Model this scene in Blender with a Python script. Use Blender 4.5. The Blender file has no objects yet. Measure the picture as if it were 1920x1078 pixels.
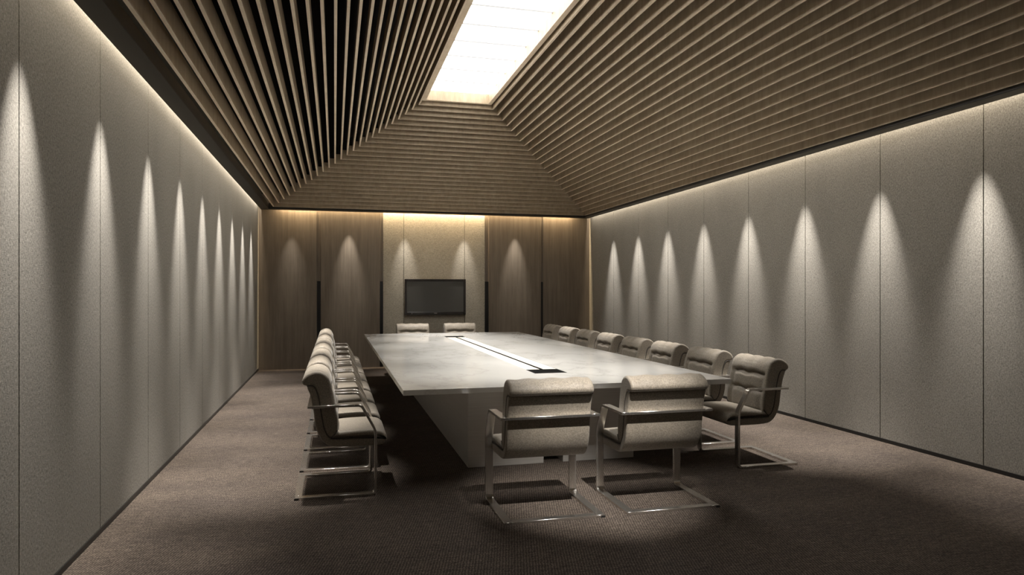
import bpy, math, random
from mathutils import Vector, Matrix
random.seed(4)
sc = bpy.context.scene
COL = sc.collection

# ------------------------------------------------------------------ camera
cam_d = bpy.data.cameras.new('camera'); cam = bpy.data.objects.new('camera', cam_d); COL.objects.link(cam)
cam.location = (0, 0, 1.5); cam.rotation_euler = (math.pi/2, 0, -0.2504)
cam_d.sensor_width = 36; cam_d.lens = 1300/1920*36; cam_d.shift_y = 7.5/1920; cam_d.clip_start = .05
sc.camera = cam
# ------------------------------------------------------------------ view and world
vs = sc.view_settings
vs.view_transform = 'Standard'; vs.look = 'None'; vs.gamma = 1; vs.use_curve_mapping = False
vs.exposure = 0.0
w = bpy.data.worlds.new('world'); sc.world = w; w.use_nodes = True
w.node_tree.nodes['Background'].inputs[0].default_value = (0.02, 0.02, 0.02, 1)
w.node_tree.nodes['Background'].inputs[1].default_value = 0.0

# ------------------------------------------------------------------ room measures (metres)
XL, XR, YB, YF = -1.408, 5.299, 14.01, -0.6        # wall faces
ZB = 3.06                                          # underside of the dark beam
ZW = 3.36                                          # top of the walls, hidden in the cove
PITCH, SEAM_L, SEAM_R = 1.142, 3.657, 4.679        # wall panels
SKY_PANEL_STRENGTH = 7.0
WASH_W, CHAIR_W, TABLE_W, COVE_W = 700.0, 1150.0, 540.0, 20.0

# ------------------------------------------------------------------ lights
def aim(o, d):
    o.rotation_euler = Vector(d).to_track_quat('-Z', 'Y').to_euler()
def spot(name, loc, d, watts, angle, blend=.6, col=(1, .955, .89), r=.035):
    l = bpy.data.lights.new(name, 'SPOT'); l.energy = watts; l.spot_size = math.radians(angle); l.spot_blend = blend
    l.color = col; l.shadow_soft_size = r
    o = bpy.data.objects.new(name, l); COL.objects.link(o); o.location = loc; aim(o, d); return o
def strip(name, loc, d, sx, sy, watts, col=(1, .80, .52), along='X'):
    l = bpy.data.lights.new(name, 'AREA'); l.shape = 'RECTANGLE'; l.size = sx; l.size_y = sy; l.energy = watts; l.color = col
    o = bpy.data.objects.new(name, l); COL.objects.link(o); o.location = loc
    z = -Vector(d).normalized(); x = Vector((1, 0, 0)) if along == 'X' else Vector((0, 1, 0)); y = z.cross(x)
    o.rotation_euler = Matrix((x, y, z)).transposed().to_euler(); return o
for k in range(-3, 9):                              # wall washers at every panel joint, in the slot behind the beam
    y = SEAM_L + k*PITCH
    if y > YF + .3:
        spot('wall_washer_left', (XL + .241, y, ZB + .10), (-.14, 0, -1), WASH_W*.46, 29, 1.0, r=.003)
        spot('aisle_light_left', (XL + .241, y, ZB + .10), (0, 0, -1), WASH_W*.38, 41, 1.0, r=.003)
for k in range(-4, 9):
    y = SEAM_R + k*PITCH
    if y > YF + .3 and y < YB - .1:
        spot('wall_washer_right', (XR - .2755, y, ZB + .105), (.155, 0, -1), WASH_W*.46, 29, 1.0, r=.003)
        spot('aisle_light_right', (XR - .2755, y, ZB + .105), (0, 0, -1), WASH_W*.38, 41, 1.0, r=.003)
for x, e in ((-.80, .45), (.27, 1.0), (1.36, .75), (2.57, .75), (3.64, 1.0)):
    spot('wall_washer_back', (x, YB - .240, ZB + .10), (0, .14, -1), WASH_W*.36*e, 29, 1.0, r=.003)
L = YB - YF - .3
strip('cove_left', (XL + .042, (YB + YF)/2, ZB + .17), (-.5, 0, -1), L, .02, COVE_W*L*.42, (1, .88, .70), 'Y')
strip('cove_right', (XR - .042, (YB + YF)/2, ZB + .17), (.5, 0, -1), L, .02, COVE_W*L*.55, (1, .88, .70), 'Y')
strip('cove_back', ((XL + XR)/2, YB - .042, ZB + .16), (0, .5, -1), XR - XL - .8, .02, COVE_W*6.4*2.2, (1, .76, .46), 'X')
# narrow chair downlights tucked between the ceiling slats
for i in range(4):
    y = 5.9 + 1.62*i
    spot('chair_downlight_left', (-.2466, y, 3.565), (-.08, 0, -1), CHAIR_W, 38, 1.0, r=.045)
    spot('chair_downlight_right', (4.078, y - .05, 3.625), (.06, 0, -1), CHAIR_W*1.1, 38, 1.0, r=.045)
for y in (6.3, 7.9, 9.5, 11.1):  # added fill spots without fixtures: brighten the table and bounce onto the slats
    spot('table_fill_spot', (1.177, y, 4.405), (.12, 0, -1), TABLE_W, 42, 1.0, r=.05)
    spot('table_fill_spot', (2.711, y, 4.405), (-.12, 0, -1), TABLE_W, 42, 1.0, r=.05)
spot('chair_downlight_near', (1.82, 2.09, 4.40), (0, .62, -1), CHAIR_W*1.9, 22, 1.0, r=.04)
spot('chair_downlight_far', (1.80, 12.34, 3.865), (0, .05, -1), CHAIR_W*.7, 44, 1.0, r=.045)

# ------------------------------------------------------------------ helpers
def tag(o, label=None, cat=None, group=None, kind=None):
    if label: o['label'] = label
    if cat: o['category'] = cat
    if group: o['group'] = group
    if kind: o['kind'] = kind
    return o
def link(name, me, mat=None, parent=None, smooth=None):
    o = bpy.data.objects.new(name, me); COL.objects.link(o)
    if mat is not None:
        for m in (mat if isinstance(mat, (list, tuple)) else [mat]): me.materials.append(m)
    if parent is not None: o.parent = parent
    if smooth is not None:
        for p in me.polygons: p.use_smooth = True
        try: me.set_sharp_from_angle(angle=math.radians(smooth))
        except Exception: pass
    return o
def mesh(name, v, f):
    me = bpy.data.meshes.new(name); me.from_pydata([tuple(p) for p in v], [], f); me.update(); return me
def box_data(x0, x1, y0, y1, z0, z1):
    v = [(x0,y0,z0),(x1,y0,z0),(x1,y1,z0),(x0,y1,z0),(x0,y0,z1),(x1,y0,z1),(x1,y1,z1),(x0,y1,z1)]
    return v, [(0,3,2,1),(4,5,6,7),(0,1,5,4),(1,2,6,5),(2,3,7,6),(3,0,4,7)]
def box(name, x0, x1, y0, y1, z0, z1, mat, parent=None, bevel=0):
    o = link(name, mesh(name, *box_data(x0, x1, y0, y1, z0, z1)), mat, parent)
    if bevel:
        b = o.modifiers.new('bevel', 'BEVEL'); b.width = bevel; b.segments = 2
    return o
def empty(name, loc=(0, 0, 0), rz=0):
    o = bpy.data.objects.new(name, None); COL.objects.link(o); o.location = loc; o.rotation_euler = (0, 0, rz)
    o.empty_display_size = .2; return o

# ------------------------------------------------------------------ materials
def new_mat(name, base=(.5,.5,.5), rough=.5, metal=0, spec=.5):
    m = bpy.data.materials.new(name); m.use_nodes = True
    b = m.node_tree.nodes['Principled BSDF']
    b.inputs['Base Color'].default_value = (*base, 1); b.inputs['Roughness'].default_value = rough
    b.inputs['Metallic'].default_value = metal; b.inputs['Specular IOR Level'].default_value = spec
    return m, m.node_tree, b
def noise(nt, scale_xyz, detail=3, rough=.55, coord='Object', s=1.0):
    tc = nt.nodes.new('ShaderNodeTexCoord'); mp = nt.nodes.new('ShaderNodeMapping'); n = nt.nodes.new('ShaderNodeTexNoise')
    mp.inputs['Scale'].default_value = scale_xyz; n.inputs['Scale'].default_value = s
    n.inputs['Detail'].default_value = detail; n.inputs['Roughness'].default_value = rough
    nt.links.new(tc.outputs[coord], mp.inputs[0]); nt.links.new(mp.outputs[0], n.inputs['Vector'])
    return n.outputs['Fac']
def ramp(nt, fac, stops):
    r = nt.nodes.new('ShaderNodeValToRGB'); nt.links.new(fac, r.inputs[0])
    e = r.color_ramp.elements
    while len(e) < len(stops): e.new(.5)
    for i, (p, c) in enumerate(stops): e[i].position = p; e[i].color = (*c, 1)
    return r.outputs[0]
def mix(nt, a, b, fac, mode='MIX'):
    m = nt.nodes.new('ShaderNodeMix'); m.data_type = 'RGBA'; m.blend_type = mode
    if isinstance(fac, (int, float)): m.inputs[0].default_value = fac
    else: nt.links.new(fac, m.inputs[0])
    for s_, i in ((a, 6), (b, 7)):
        if isinstance(s_, tuple): m.inputs[i].default_value = (*s_, 1)
        else: nt.links.new(s_, m.inputs[i])
    return m.outputs[2]
def math_node(nt, op, a, b):
    m = nt.nodes.new('ShaderNodeMath'); m.operation = op
    for s_, i in ((a, 0), (b, 1)):
        if isinstance(s_, (int, float)): m.inputs[i].default_value = s_
        else: nt.links.new(s_, m.inputs[i])
    return m.outputs[0]
def bump(nt, b, h, strength, dist):
    n = nt.nodes.new('ShaderNodeBump'); n.inputs['Strength'].default_value = strength; n.inputs['Distance'].default_value = dist
    nt.links.new(h, n.inputs['Height']); nt.links.new(n.outputs[0], b.inputs['Normal'])
def sc3(c, k): return tuple(x*k for x in c)

def fabric_wall(name, base, sx, sy, sz):
    m, nt, b = new_mat(name, base, .92, 0, .15)
    fine = noise(nt, (sx, sy, sz), 2, .6)
    fine2 = noise(nt, (sx*.45, sy*.45, sz*3.2), 2, .6)
    big = noise(nt, (1.6, 1.6, .8), 4)
    g = math_node(nt, 'ADD', math_node(nt, 'MULTIPLY', fine, .6), math_node(nt, 'MULTIPLY', fine2, .4))
    c = ramp(nt, g, [(.3, sc3(base, .52)), (.5, base), (.7, sc3(base, 1.48))])
    c = mix(nt, c, ramp(nt, big, [(.3, (.86,.86,.86)), (.7, (1.0,1.0,1.0))]), 1.0, 'MULTIPLY')
    nt.links.new(c, b.inputs['Base Color']); bump(nt, b, g, .35, .004)
    return m
M = {}
M['fabric_wall'] = fabric_wall('wall_fabric', (.272, .254, .225), 120, 120, 60)
M['linen'] = fabric_wall('back_linen', (.32, .288, .235), 50, 50, 170)
def wood(name, c0, c1, c2, rough=.5, sx=26, sy=26, sz=1.4):
    m, nt, b = new_mat(name, c1, rough, 0, .35)
    n1 = noise(nt, (sx, sy, sz), 4, .6); n2 = noise(nt, (sx*6, sy*6, sz*4), 2, .6); n3 = noise(nt, (2.2, 2.2, 1.6), 3)
    g = math_node(nt, 'ADD', math_node(nt, 'MULTIPLY', n1, .55), math_node(nt, 'ADD', math_node(nt, 'MULTIPLY', n2, .25), math_node(nt, 'MULTIPLY', n3, .2)))
    nt.links.new(ramp(nt, g, [(.32, c0), (.5, c1), (.68, c2)]), b.inputs['Base Color'])
    return m
M['wood_back'] = wood('wall_veneer', (.098, .078, .058), (.135, .109, .083), (.175, .143, .11), .42, 18, 18, .9)
M['wood_slat'] = wood('slat_veneer', (.24, .185, .122), (.325, .255, .172), (.41, .33, .232), .55, 12, 12, 2.2)
M['wood_edge_lit'] = wood('slat_edge_lit', (.70, .585, .44), (.80, .685, .535), (.86, .76, .61), .5, 6, 6, 2)  # paler copy of the slat wood: brightness of lit undersides put into colour
M['dark'] = new_mat('ceiling_void', (.010, .0095, .009), .9, 0, .1)[0]
M['beam'] = new_mat('beam_paint', (.030, .027, .023), .55, 0, .3)[0]
M['black'] = new_mat('black_recess', (.008, .008, .0095), .45, 0, .3)[0]
M['handle'] = new_mat('door_pull_bronze', (.012, .012, .012), .35, .3, .4)[0]
M['base'] = new_mat('baseboard_black', (.012, .0115, .011), .4, 0, .4)[0]
M['groove'] = new_mat('panel_joint', (.05, .045, .04), .9, 0, .1)[0]
# carpet: woven streaks
m, nt, b = new_mat('carpet', (.1, .085, .07), .95, 0, .1)
wa = noise(nt, (16, 110, 1), 3, .65)
wt = nt.nodes.new('ShaderNodeTexWave'); wt.wave_type = 'BANDS'; wt.bands_direction = 'X'
for k_, v_ in (('Scale', 19), ('Distortion', 3.5), ('Detail', 2), ('Detail Scale', 2.2)): wt.inputs[k_].default_value = v_
tcw = nt.nodes.new('ShaderNodeTexCoord'); mpw = nt.nodes.new('ShaderNodeMapping'); mpw.inputs['Rotation'].default_value = (0, 0, .25)
nt.links.new(tcw.outputs['Object'], mpw.inputs[0]); nt.links.new(mpw.outputs[0], wt.inputs['Vector'])
wb = math_node(nt, 'ADD', math_node(nt, 'MULTIPLY', wt.outputs['Fac'], .32), math_node(nt, 'MULTIPLY', noise(nt, (110, 45, 1), 2, .6), .66)); wc = noise(nt, (.9, 2.2, 1), 4, .6); wd = noise(nt, (6, 60, 1), 3, .6)
g = math_node(nt, 'ADD', math_node(nt, 'MULTIPLY', wa, .40), math_node(nt, 'ADD', math_node(nt, 'MULTIPLY', wb, .42), math_node(nt, 'MULTIPLY', wd, .18)))
c = ramp(nt, g, [(.34, (.022, .0185, .0158)), (.5, (.072, .059, .050)), (.66, (.175, .146, .124))])
c = mix(nt, c, ramp(nt, wc, [(.3, (.78, .76, .76)), (.7, (1.08, 1.05, 1.0))]), 1.0, 'MULTIPLY')
nt.links.new(c, b.inputs['Base Color']); bump(nt, b, g, .6, .006); M['carpet'] = m
# marble
m, nt, b = new_mat('white_marble', (.74, .73, .69), .10, 0, .5)
v0 = noise(nt, (.9, .55, 1), 8, .62)
v1 = math_node(nt, 'ABSOLUTE', math_node(nt, 'SUBTRACT', v0, .5), 0)
vein = ramp(nt, v1, [(.0, (.62, .61, .585)), (.012, (.715, .705, .68)), (.05, (.755, .745, .72))])
cl = ramp(nt, noise(nt, (1.3, .9, 1), 5), [(.3, (.94, .94, .93)), (.7, (1, 1, 1))])
nt.links.new(mix(nt, vein, cl, 1.0, 'MULTIPLY'), b.inputs['Base Color']); M['marble'] = m
# brushed steel of the pedestals
m, nt, b = new_mat('brushed_steel', (.46, .44, .41), .38, .55)
s_ = noise(nt, (2, 2, 260), 2); nt.links.new(ramp(nt, s_, [(.3, (.60, .575, .54)), (.7, (.68, .655, .62))]), b.inputs['Base Color']); M['steel'] = m
# chrome of the chairs
m, nt, b = new_mat('satin_chrome', (.70, .67, .63), .24, .95)
s_ = noise(nt, (160, 160, 6), 2); nt.links.new(ramp(nt, s_, [(.3, (.62, .595, .56)), (.7, (.78, .75, .71))]), b.inputs['Base Color']); M['chrome'] = m
# chair upholstery
m, nt, b = new_mat('chair_fabric', (.33, .295, .245), .55, 0, .35)
n1 = noise(nt, (110, 110, 110), 3, .65); n2 = noise(nt, (9, 9, 9), 3)
c = ramp(nt, n1, [(.3, (.148, .127, .100)), (.5, (.222, .192, .154)), (.7, (.305, .268, .22))])
c = mix(nt, c, ramp(nt, n2, [(.3, (.88, .88, .88)), (.7, (1.03, 1.02, 1.0))]), 1.0, 'MULTIPLY')
nt.links.new(c, b.inputs['Base Color']); bump(nt, b, n1, .12, .002); b.inputs['Sheen Weight'].default_value = .15; M['chair'] = m
M['piping'] = new_mat('piping_dark', (.045, .04, .034), .7)[0]
M['rubber'] = new_mat('glide_rubber', (.01, .01, .01), .6)[0]
M['inlay_black'] = new_mat('inlay_black', (.004, .004, .004), .8, 0, .05)[0]
M['inlay_lid'] = new_mat('inlay_lid_metal', (.90, .85, .77), .25, 0, .5)[0]
M['tv_frame'] = new_mat('tv_frame', (.016, .012, .010), .25, 0, .5)[0]
M['tv_screen'] = new_mat('tv_screen', (.062, .059, .052), .25, 0, .5)[0]
M['tv_mark'] = new_mat('tv_mark', (.35, .34, .32), .4)[0]
# luminous skylight panel
m, nt, b = new_mat('skylight_panel', (.9, .9, .88), .6)
b.inputs['Emission Color'].default_value = (1.0, .98, .94, 1); b.inputs['Emission Strength'].default_value = SKY_PANEL_STRENGTH; M['sky'] = m

m, nt, b = new_mat('skylight_joint', (.25, .25, .24), .6)
b.inputs['Emission Color'].default_value = (1, .99, .97, 1); b.inputs['Emission Strength'].default_value = .72; M['sky_joint'] = m

# ------------------------------------------------------------------ structure
floor = tag(box('floor', XL - .1, XR + .1, YF - .1, YB + .1, -.08, 0, M['carpet']), kind='structure')
def wall(name, x0, x1, y0, y1, mat=None):
    return tag(box(name, x0, x1, y0, y1, 0, ZW, mat or M['groove']), kind='structure')
wl = wall('wall_left', XL - .14, XL - .02, YF - .1, YB + .1)
wr = wall('wall_right', XR + .02, XR + .14, YF - .1, YB + .1)
wb = wall('wall_back', XL - .02, XR + .02, YB + .03, YB + .15)
wf = wall('wall_front', XL - .02, XR + .02, YF - .12, YF, M['fabric_wall'])
HB = .034
G = .0045
def side_panels(parent, x0, x1, first):
    k = -8; edges = []
    for k in range(-8, 12):
        y = first + k*PITCH
        if YF < y < YB - .02: edges.append(y)
    ys = [YF] + edges + [YB + .03]
    for a_, b_ in zip(ys[:-1], ys[1:]):
        box('panel', x0, x1, a_ + (G if a_ > YF else 0), b_ - (G if b_ < YB else 0), HB, ZW, M['fabric_wall'], parent, .0015)
side_panels(wl, XL - .02, XL, SEAM_L)
side_panels(wr, XR, XR + .02, SEAM_R)
tag(box('baseboard_left', XL - .02, XL + .006, YF, YB, 0, HB, M['base']), kind='structure')
tag(box('baseboard_right', XR - .006, XR + .02, YF, YB, 0, HB, M['base']), kind='structure')
# back wall: wood, wood, linen (three strips), wood, wood, with reveals between
def bp(name, x0, x1, y, mat, z0=0.0, z1=ZW): return box(name, x0, x1, y, YB + .03, z0, z1, mat, wb, .002)
bp('wood_panel', XL, -.335, YB, M['wood_back'])
bp('wood_panel', -.262, .868, YB - .02, M['wood_back'])
bp('wood_panel', 3.083, 4.208, YB - .02, M['wood_back'])
bp('wood_panel', 4.258, XR, YB, M['wood_back'])
bp('linen_panel', .935, 1.342 - G, YB, M['linen']); bp('linen_panel', 1.342 + G, 2.579 - G, YB, M['linen']); bp('linen_panel', 2.579 + G, 3.002, YB, M['linen'])
for x0, x1 in ((-.335, -.262), (.868, .935), (3.002, 3.083), (4.208, 4.258)):
    mid = (x0 + x1)/2
    bp('reveal_strip', x0 + .004, mid - .002, YB + .008, M['wood_back'], 1.705, ZW)
    bp('reveal_strip', mid + .002, x1 - .004, YB + .008, M['wood_back'], 1.705, ZW)
    bp('door_pull', x0 + .004, x1 - .002, YB - .004, M['handle'], 0.0, 1.70)
# dark beam around the ceiling (trim) with a cove behind it
D0, D1 = .05, .20
def beam(n, x0, x1, y0, y1): tag(box('trim_%d' % n, x0, x1, y0, y1, ZB, ZB + .11, M['beam'], None, .004), kind='structure')
beam(1, XL + D0, XL + D1, YF + D0, YB - D0)
beam(2, XR - D1, XR - D0, YF + D0, YB - D0)
beam(3, XL + D1, XR - D1, YB - D1, YB - D0)
beam(4, XL + D1, XR - D1, YF + D0, YF + D1)
# ceiling: dark void behind the slats, a hipped shell
d0, d1 = .30, 2.72
zs0, zs1 = 3.36, 4.78
def ring(d, z): return [(XL + d, YF + d, z), (XR - d, YF + d, z), (XR - d, YB - d, z), (XL + d, YB - d, z)]
v = [(XL - .14, YF - .12, zs0), (XR + .14, YF - .12, zs0), (XR + .14, YB + .15, zs0), (XL - .14, YB + .15, zs0)] + ring(d0, zs0) + ring(d1, zs1)
f = []
for r in (0, 4):
    for i in range(4):
        j = (i + 1) % 4; f.append((r + i, r + j, r + 4 + j, r + 4 + i))
f.append((8, 9, 10, 11))
ceil = tag(link('ceiling', mesh('ceiling', v, f), M['dark']), kind='structure')
sol = ceil.modifiers.new('solid', 'SOLIDIFY'); sol.thickness = .06; sol.offset = 1
# wooden slats: 25 stepped mitred frames, four boards each
NR, TH, HS = 25, .025, .165
SLOPE = dict(l=(.297, 2.738), b=(.294, 2.739), r=(.223, 2.745), f=(.294, 2.739))
def mitre_board(name, p0, p1, q0, q1, z0, z1, mats, parent):
    # p: outer edge ends, q: inner edge ends (xy)
    v = [(*p0, z0), (*p1, z0), (*q1, z0), (*q0, z0), (*p0, z1), (*p1, z1), (*q1, z1), (*q0, z1)]
    me = mesh(name, v, [(0, 3, 2, 1), (4, 5, 6, 7), (0, 1, 5, 4), (1, 2, 6, 5), (2, 3, 7, 6), (3, 0, 4, 7)])
    o = link(name, me, mats, parent)
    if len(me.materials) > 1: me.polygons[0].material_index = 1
    o.rotation_euler = (0, 0, 0)
    return o
for i in range(NR):
    t = i/(NR - 1)
    d = {k: a_ + (b_ - a_)*t for k, (a_, b_) in SLOPE.items()}
    z = 3.0933 + (4.5299 - 3.0933)*t
    ox0, ox1, oy0, oy1 = XL + d['l'], XR - d['r'], YF + d['f'], YB - d['b']
    # the measured line is the visible lower corner: boards reach from there outwards by half their thickness
    O = [(ox0 - TH/2, oy0 - TH/2), (ox1 + TH/2, oy0 - TH/2), (ox1 + TH/2, oy1 + TH/2), (ox0 - TH/2, oy1 + TH/2)]
    I = [(ox0 + TH/2, oy0 + TH/2), (ox1 - TH/2, oy0 + TH/2), (ox1 - TH/2, oy1 - TH/2), (ox0 + TH/2, oy1 - TH/2)]
    for k in range(4):
        mitre_board('slat', O[k], O[(k+1) % 4], I[k], I[(k+1) % 4], z, z + HS, [M['wood_slat'], M['wood_edge_lit']], ceil)
# ------------------------------------------------------------------ skylight
FX0, FX1, FY0, FY1, FZ = 1.43, 2.457, 4.20, 11.165, 4.59
box('ridge_light_blocker', FX0 - .06, FX1 + .06, YF + 2.78, FY0 - .062, FZ, FZ + .03, M['wood_slat'], ceil)  # unseen panel added to shorten the skylight and darken the foreground
sky = tag(empty('skylight', ((FX0 + FX1)/2, (FY0 + FY1)/2, FZ)), 'long glowing white skylight framed in pale wood at the top of the slatted ceiling', 'skylight')
def child_at(o, parent):
    o.parent = parent; o.matrix_parent_inverse = Matrix.Translation(parent.location).inverted(); return o
fw = .06
O = [(FX0 - fw, FY0 - fw), (FX1 + fw, FY0 - fw), (FX1 + fw, FY1 + fw), (FX0 - fw, FY1 + fw)]
I = [(FX0, FY0), (FX1, FY0), (FX1, FY1), (FX0, FY1)]
for k in range(4):
    child_at(mitre_board('frame_board', O[k], O[(k+1) % 4], I[k], I[(k+1) % 4], FZ, FZ + .18, [M['wood_slat'], M['wood_edge_lit']], None), sky)  # undersides take the paler wood with the light put into its colour
ye = FY1
while ye > FY0 + .01:
    y0 = max(ye - .58, FY0)
    child_at(box('light_panel', FX0 + .001, FX1 - .001, y0 + .05, ye, FZ + .16, FZ + .175, M['sky']), sky)
    child_at(box('panel_joint', FX0 + .001, FX1 - .001, y0, y0 + .05, FZ + .158, FZ + .173, M['sky_joint']), sky)
    ye = y0

# ------------------------------------------------------------------ conference table
TX0, TX1, TY0, TY1, TZ, TT = .504, 3.307, 5.307, 12.47, .75, .043
tcx, tcy = (TX0 + TX1)/2, (TY0 + TY1)/2
tab = tag(empty('conference_table', (tcx, tcy, 0)), 'long white marble conference table on brushed steel pedestals in the middle of the room', 'table')
IX0, IX1, IY0, IY1 = 1.775, 2.085, 6.09, 11.54
top = child_at(box('tabletop', TX0, TX1, TY0, TY1, TZ - TT, TZ, M['marble'], None, .003), tab)
for x0, x1 in ((1.10, 1.772), (1.95, 2.622)):
    child_at(box('pedestal', x0, x1, 5.81, 11.97, 0, TZ - TT, M['steel'], None, .002), tab)
child_at(box('pedestal_core', 1.772, 1.95, 6.0, 11.8, 0.0, TZ - TT, M['beam']), tab)
zi0, zi1 = TZ - .004, TZ + .0012
child_at(box('cable_box', IX0, IX1, IY0, IY0 + .31, zi0, zi1, M['inlay_black']), tab)
child_at(box('cable_box', IX0, IX1, IY1 - .31, IY1, zi0, zi1, M['inlay_black']), tab)
xm = 1.930
child_at(box('cable_slot', xm - .018, xm + .018, IY0 + .31, IY1 - .31, zi0, zi1 - .0006, M['inlay_black']), tab)
child_at(box('cable_lid', IX0, xm - .018, IY0 + .31, IY1 - .31, zi0, zi1, M['inlay_lid']), tab)
child_at(box('cable_lid', xm + .018, IX1 - .006, IY0 + .31, IY1 - .31, zi0, zi1, M['inlay_lid']), tab)
child_at(box('cable_slot', IX1 - .006, IX1, IY0 + .31, IY1 - .31, zi0, zi1 - .0006, M['inlay_black']), tab)

# ------------------------------------------------------------------ chair
def catmull(P, n=4):
    out = []; N = len(P)
    for i in range(N):
        p0, p1, p2, p3 = P[i-1], P[i], P[(i+1) % N], P[(i+2) % N]
        for j in range(n):
            t = j/n
            out.append(tuple(.5*(2*b_ + (c_ - a_)*t + (2*a_ - 5*b_ + 4*c_ - d_)*t*t + (3*b_ - a_ - 3*c_ + d_)*t**3) for a_, b_, c_, d_ in zip(p0, p1, p2, p3)))
    return out
def area2(P): return sum(P[i-1][0]*P[i][1] - P[i][0]*P[i-1][1] for i in range(len(P)))
def inset_loop(P, r):
    N = len(P); s = 1 if area2(P) > 0 else -1; out = []
    for i in range(N):
        a_, b_ = P[i-1], P[(i+1) % N]; tx, ty = b_[0] - a_[0], b_[1] - a_[1]; l = math.hypot(tx, ty) or 1
        out.append((P[i][0] - ty/l*r*s, P[i][1] + tx/l*r*s))
    return out
def loft(name, P, W, rnd, mat, parent, deform=None, nsub=4, nw=10, smooth=60, s=4):
    """closed side profile P in (forward, height), swept across the chair's width with rounded ends"""
    Q = catmull(P, s)
    st = [(-W, rnd*.85), (-W + rnd*.12, rnd*.45), (-W + rnd*.45, rnd*.12), (-W + rnd, 0)]
    k = [(-W + rnd + (2*W - 2*rnd)*i/nw, 0) for i in range(1, nw)]
    st = st + k + [(-a_, r) for a_, r in st[::-1]]
    V, F = [], []; N = len(Q)
    for wv, r in st:
        for (fx, z) in inset_loop(Q, r):
            if deform: fx, z = deform(fx, z, wv)
            V.append((wv, fx, z))
    for i in range(len(st) - 1):
        for j in range(N):
            j2 = (j + 1) % N; F.append((i*N + j, i*N + j2, (i+1)*N + j2, (i+1)*N + j))
    F.append(tuple(range(N))[::-1]); F.append(tuple((len(st) - 1)*N + j for j in range(N)))
    me = mesh(name, V, F)
    import bmesh
    bm = bmesh.new(); bm.from_mesh(me); bmesh.ops.recalc_face_normals(bm, faces=bm.faces); bm.to_mesh(me); bm.free()
    o = link(name, me, mat, parent, smooth)
    for p in me.polygons:
        if len(p.vertices) > 4: p.use_smooth = False
    return o
def round_path(P, r, n=5):
    out = [P[0]]
    for i in range(1, len(P) - 1):
        a_, b_, c_ = Vector(P[i-1]), Vector(P[i]), Vector(P[i+1])
        u, v_ = (a_ - b_), (c_ - b_); rr = min(r, u.length*.49, v_.length*.49)
        s_, e_ = b_ + u.normalized()*rr, b_ + v_.normalized()*rr
        for j in range(n + 1):
            t = j/n; out.append(tuple((1-t)**2*s_ + 2*t*(1-t)*b_ + t*t*e_))
    out.append(P[-1]); return out
def flat_bar(name, path, w0, w1, th, mat, parent):
    """flat bar following a path in (forward, height), from w0 to w1 across"""
    V, F = [], []
    for i, p in enumerate(path):
        a_ = path[max(i-1, 0)]; b_ = path[min(i+1, len(path)-1)]
        tx, ty = b_[0] - a_[0], b_[1] - a_[1]; l = math.hypot(tx, ty); nx, ny = -ty/l*th/2, tx/l*th/2
        V += [(w0, p[0] + nx, p[1] + ny), (w1, p[0] + nx, p[1] + ny), (w1, p[0] - nx, p[1] - ny), (w0, p[0] - nx, p[1] - ny)]
    for i in range(len(path) - 1):
        for j in range(4):
            F.append((i*4 + j, i*4 + (j+1) % 4, i*4 + 4 + (j+1) % 4, i*4 + 4 + j))
    F.append((3, 2, 1, 0)); n = (len(path) - 1)*4; F.append((n, n+1, n+2, n+3))
    me = mesh(name, V, F)
    import bmesh
    bm = bmesh.new(); bm.from_mesh(me); bmesh.ops.recalc_face_normals(bm, faces=bm.faces); bm.to_mesh(me); bm.free()
    o = link(name, me, mat, parent, 35)
    bv = o.modifiers.new('bevel', 'BEVEL'); bv.width = .0016; bv.segments = 1; bv.limit_method = 'ANGLE'
    return o
def tube(name, pts, r, mat, parent, n=6):
    V, F = [], []
    for i, p in enumerate(pts):
        p = Vector(p); t = (Vector(pts[min(i+1, len(pts)-1)]) - Vector(pts[max(i-1, 0)])).normalized()
        u = t.cross(Vector((1, 0, 0))).normalized(); v_ = t.cross(u)
        for j in range(n):
            a_ = 2*math.pi*j/n; V.append(p + u*r*math.cos(a_) + v_*r*math.sin(a_))
    for i in range(len(pts) - 1):
        for j in range(n): F.append((i*n + j, i*n + (j+1) % n, (i+1)*n + (j+1) % n, (i+1)*n + j))
    return link(name, mesh(name, V, F), mat, parent, 80)

BACK = [(.262, .425), (.297, .465), (.304, .515), (.300, .57), (.290, .625), (.281, .68), (.272, .735), (.262, .785), (.250, .835),
        (.228, .880), (.190, .908), (.148, .916), (.105, .905), (.070, .882), (.050, .850), (.056, .824), (.082, .812), (.118, .812),
        (.140, .790), (.162, .722), (.180, .605), (.197, .503), (.225, .445)]
SHELL = [(.086, .808), (.108, .738), (.129, .630), (.143, .521), (.168, .447), (.212, .388), (.275, .361), (.400, .354), (.515, .354), (.615, .358),
         (.640, .372), (.642, .398), (.615, .414), (.444, .414), (.300, .414), (.250, .424), (.205, .503), (.188, .605), (.170, .722), (.145, .795), (.118, .812)]
SEAT = [(.240, .428), (.330, .418), (.460, .416), (.590, .417), (.630, .405), (.646, .385), (.658, .392), (.658, .422), (.640, .450), (.600, .468), (.520, .476), (.400, .474), (.300, .468), (.250, .458)]
BW, FWD = .292, .345
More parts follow.
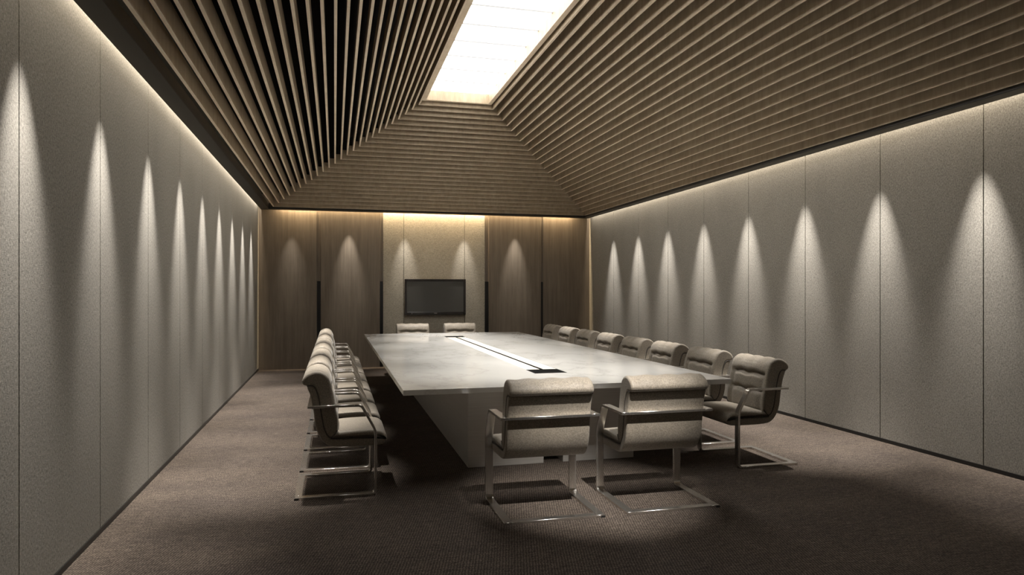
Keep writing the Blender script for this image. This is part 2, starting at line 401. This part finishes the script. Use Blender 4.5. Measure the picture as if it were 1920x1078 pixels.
def back_deform(fx, z, wv):
    a_ = abs(wv)
    front = 1/(1 + math.exp(-(fx - .235)/.012)) if z < .86 else 0
    m_ = 1/(1 + math.exp((a_ - .222)/.012))
    wob = .006*math.sin(wv*31 + 1.0)
    cr = 0
    for zc, dp in ((.778, .042), (.632, .028)):
        cr += dp*math.exp(-((z - zc + wob)/.017)**2)
    col = .013*math.exp(-((a_ - .222)/.016)**2)*(1 if z < .80 else 0)
    puff = .006*math.cos(min(a_/.22, 1)*math.pi/2)
    fx = fx - front*(cr*m_ + col - puff)
    if z > .87: z += .004*math.sin(wv*38 + .6)*(1 if a_ < .26 else .3)
    return fx, z
def seat_deform(fx, z, wv):
    if z > .44: z += .008*math.cos(min(abs(wv)/BW, 1)*math.pi/2) - .004
    return fx, z
def make_chair():
    r = empty('cantilever_chair')
    loft('shell', SHELL, BW, .012, M['chair'], r)
    bc = loft('back_cushion', BACK, BW, .020, M['chair'], r, back_deform, nw=26, s=6)
    loft('seat_cushion', SEAT, BW, .022, M['chair'], r, seat_deform, nw=14)
    pp = [(.084, .812), (.122, .817), (.145, .795), (.168, .722), (.186, .605), (.203, .503), (.224, .450), (.252, .424), (.280, .450), (.300, .480)]
    for s_ in (-1, 1):
        tube('piping', [(s_*(BW - .0015), a_, b_) for a_, b_ in round_path(pp, .03, 3)], .0035, M['piping'], bc)
    sp = [(.252, .420), (.35, .416), (.60, .417), (.636, .404)]
    seat = r.children[2] if len(r.children) > 2 else None
    for s_ in (-1, 1):
        tube('piping', [(s_*(BW - .0015), a_, b_) for a_, b_ in round_path(sp, .02, 3)], .0028, M['piping'], [o for o in bpy.data.objects if o.parent == r and o.name.startswith('seat_cushion')][0])
    bw, th = .056, .018
    for s_ in (-1, 1):
        a_, b_ = sorted((s_*FWD, s_*(FWD - bw)))
        leg = round_path([(.50, .0095), (.573, .0095), (.573, .475), (.47, .664), (.42, .664)], .035)
        flat_bar('leg', leg, a_, b_, th, M['chrome'], r)
        flat_bar('armrest', [(.421, .664), (.09, .664)], a_, b_, th, M['chrome'], r)
        flat_bar('base_rail', [(.505, .0095), (.0, .0095)], a_, b_, th, M['chrome'], r)
    flat_bar('back_bar', [(.09, .664), (.125, .664)], -FWD + bw, FWD - bw, th, M['chrome'], r)
    flat_bar('rear_rail', [(.05, .0095), (.0, .0095)], -FWD + bw, FWD - bw, th, M['chrome'], r)
    g_ = box('glide', FWD - .026, FWD + .0015, -.002, .03, 0.0, .0135, M['rubber'], r)
    return r
proto = make_chair()
def all_children(o): return [c for c in bpy.data.objects if c.parent == o]
def copy_tree(o, parent=None):
    c = o.copy(); COL.objects.link(c); c.parent = parent
    if parent is not None: c.matrix_parent_inverse = o.matrix_parent_inverse.copy()
    for ch in all_children(o): copy_tree(ch, c)
    return c
SPOTS = []
ORD = ['nearest', 'second', 'third', 'fourth', 'fifth', 'sixth', 'seventh', 'farthest']
for i in range(8):
    nm = 'nearest of eight' if i == 0 else 'farthest of eight' if i == 7 else ORD[i] + ' from near end'
    SPOTS.append(((-.280, 5.545 + .80*i, 0), -math.pi/2, 'taupe cantilever chair, %s, in the row along the left table side' % nm, 'chairs along the left side of the table'))
for i in range(8):
    nm = 'nearest of eight' if i == 0 else 'farthest of eight' if i == 7 else ORD[i] + ' from near end'
    SPOTS.append(((3.888, 5.548 + .872*i, 0), math.pi/2, 'taupe cantilever chair, %s, in the row along the right table side' % nm, 'chairs along the right side of the table'))
SPOTS.append(((1.395, 4.311, 0), 0, 'taupe padded chair seen from behind at near table end, left of the two', 'chairs at the near end of the table'))
SPOTS.append(((2.247, 4.311, 0), 0, 'taupe padded chair seen from behind at near table end, right of the two', 'chairs at the near end of the table'))
SPOTS.append(((1.375, 12.86, 0), math.pi, 'chair at the far table end under the television, left of the two', 'chairs at the far end of the table'))
SPOTS.append(((2.245, 12.86, 0), math.pi, 'chair at the far table end under the television, right of the two', 'chairs at the far end of the table'))
for i, (loc, rz, lab, grp) in enumerate(SPOTS):
    o = proto if i == 0 else copy_tree(proto)
    o.location = loc; o.rotation_euler = (0, 0, rz)
    tag(o, lab, 'chair', grp)

# ------------------------------------------------------------------ television
TVX0, TVX1, TVZ0, TVZ1 = 1.353, 2.59, 1.027, 1.75
tv = tag(empty('television', ((TVX0 + TVX1)/2, YB, TVZ0)), 'black flat screen television mounted on the beige linen back wall', 'television')
fy0, fy1 = YB - .085, YB - .001
child_at(box('back_case', TVX0 + .03, TVX1 - .03, YB - .055, fy1, TVZ0 + .03, TVZ1 - .03, M['tv_frame']), tv)
fwid, fbot = .045, .062
bez = []
for x0, x1, z0, z1 in ((TVX0, TVX0 + fwid, TVZ0, TVZ1), (TVX1 - fwid, TVX1, TVZ0, TVZ1), (TVX0 + fwid, TVX1 - fwid, TVZ1 - fwid, TVZ1), (TVX0 + fwid, TVX1 - fwid, TVZ0, TVZ0 + fbot)):
    bez.append(child_at(box('bezel', x0, x1, fy0, YB - .05, z0, z1, M['tv_frame'], None, .006), tv))
child_at(box('screen', TVX0 + fwid, TVX1 - fwid, fy0 + .012, YB - .05, TVZ0 + fbot, TVZ1 - fwid, M['tv_screen']), tv)
xm = (TVX0 + TVX1)/2
child_at(box('maker_mark', xm - .03, xm + .03, fy0 - .002, fy0 + .002, TVZ0 + .030, TVZ0 + .040, M['tv_mark']), tv)
for dx in (.135, .18):
    child_at(box('button', TVX0 + dx, TVX0 + dx + .014, fy0 - .002, fy0 + .002, TVZ0 + .026, TVZ0 + .038, M['tv_mark'] if dx < .15 else M['beam']), tv)
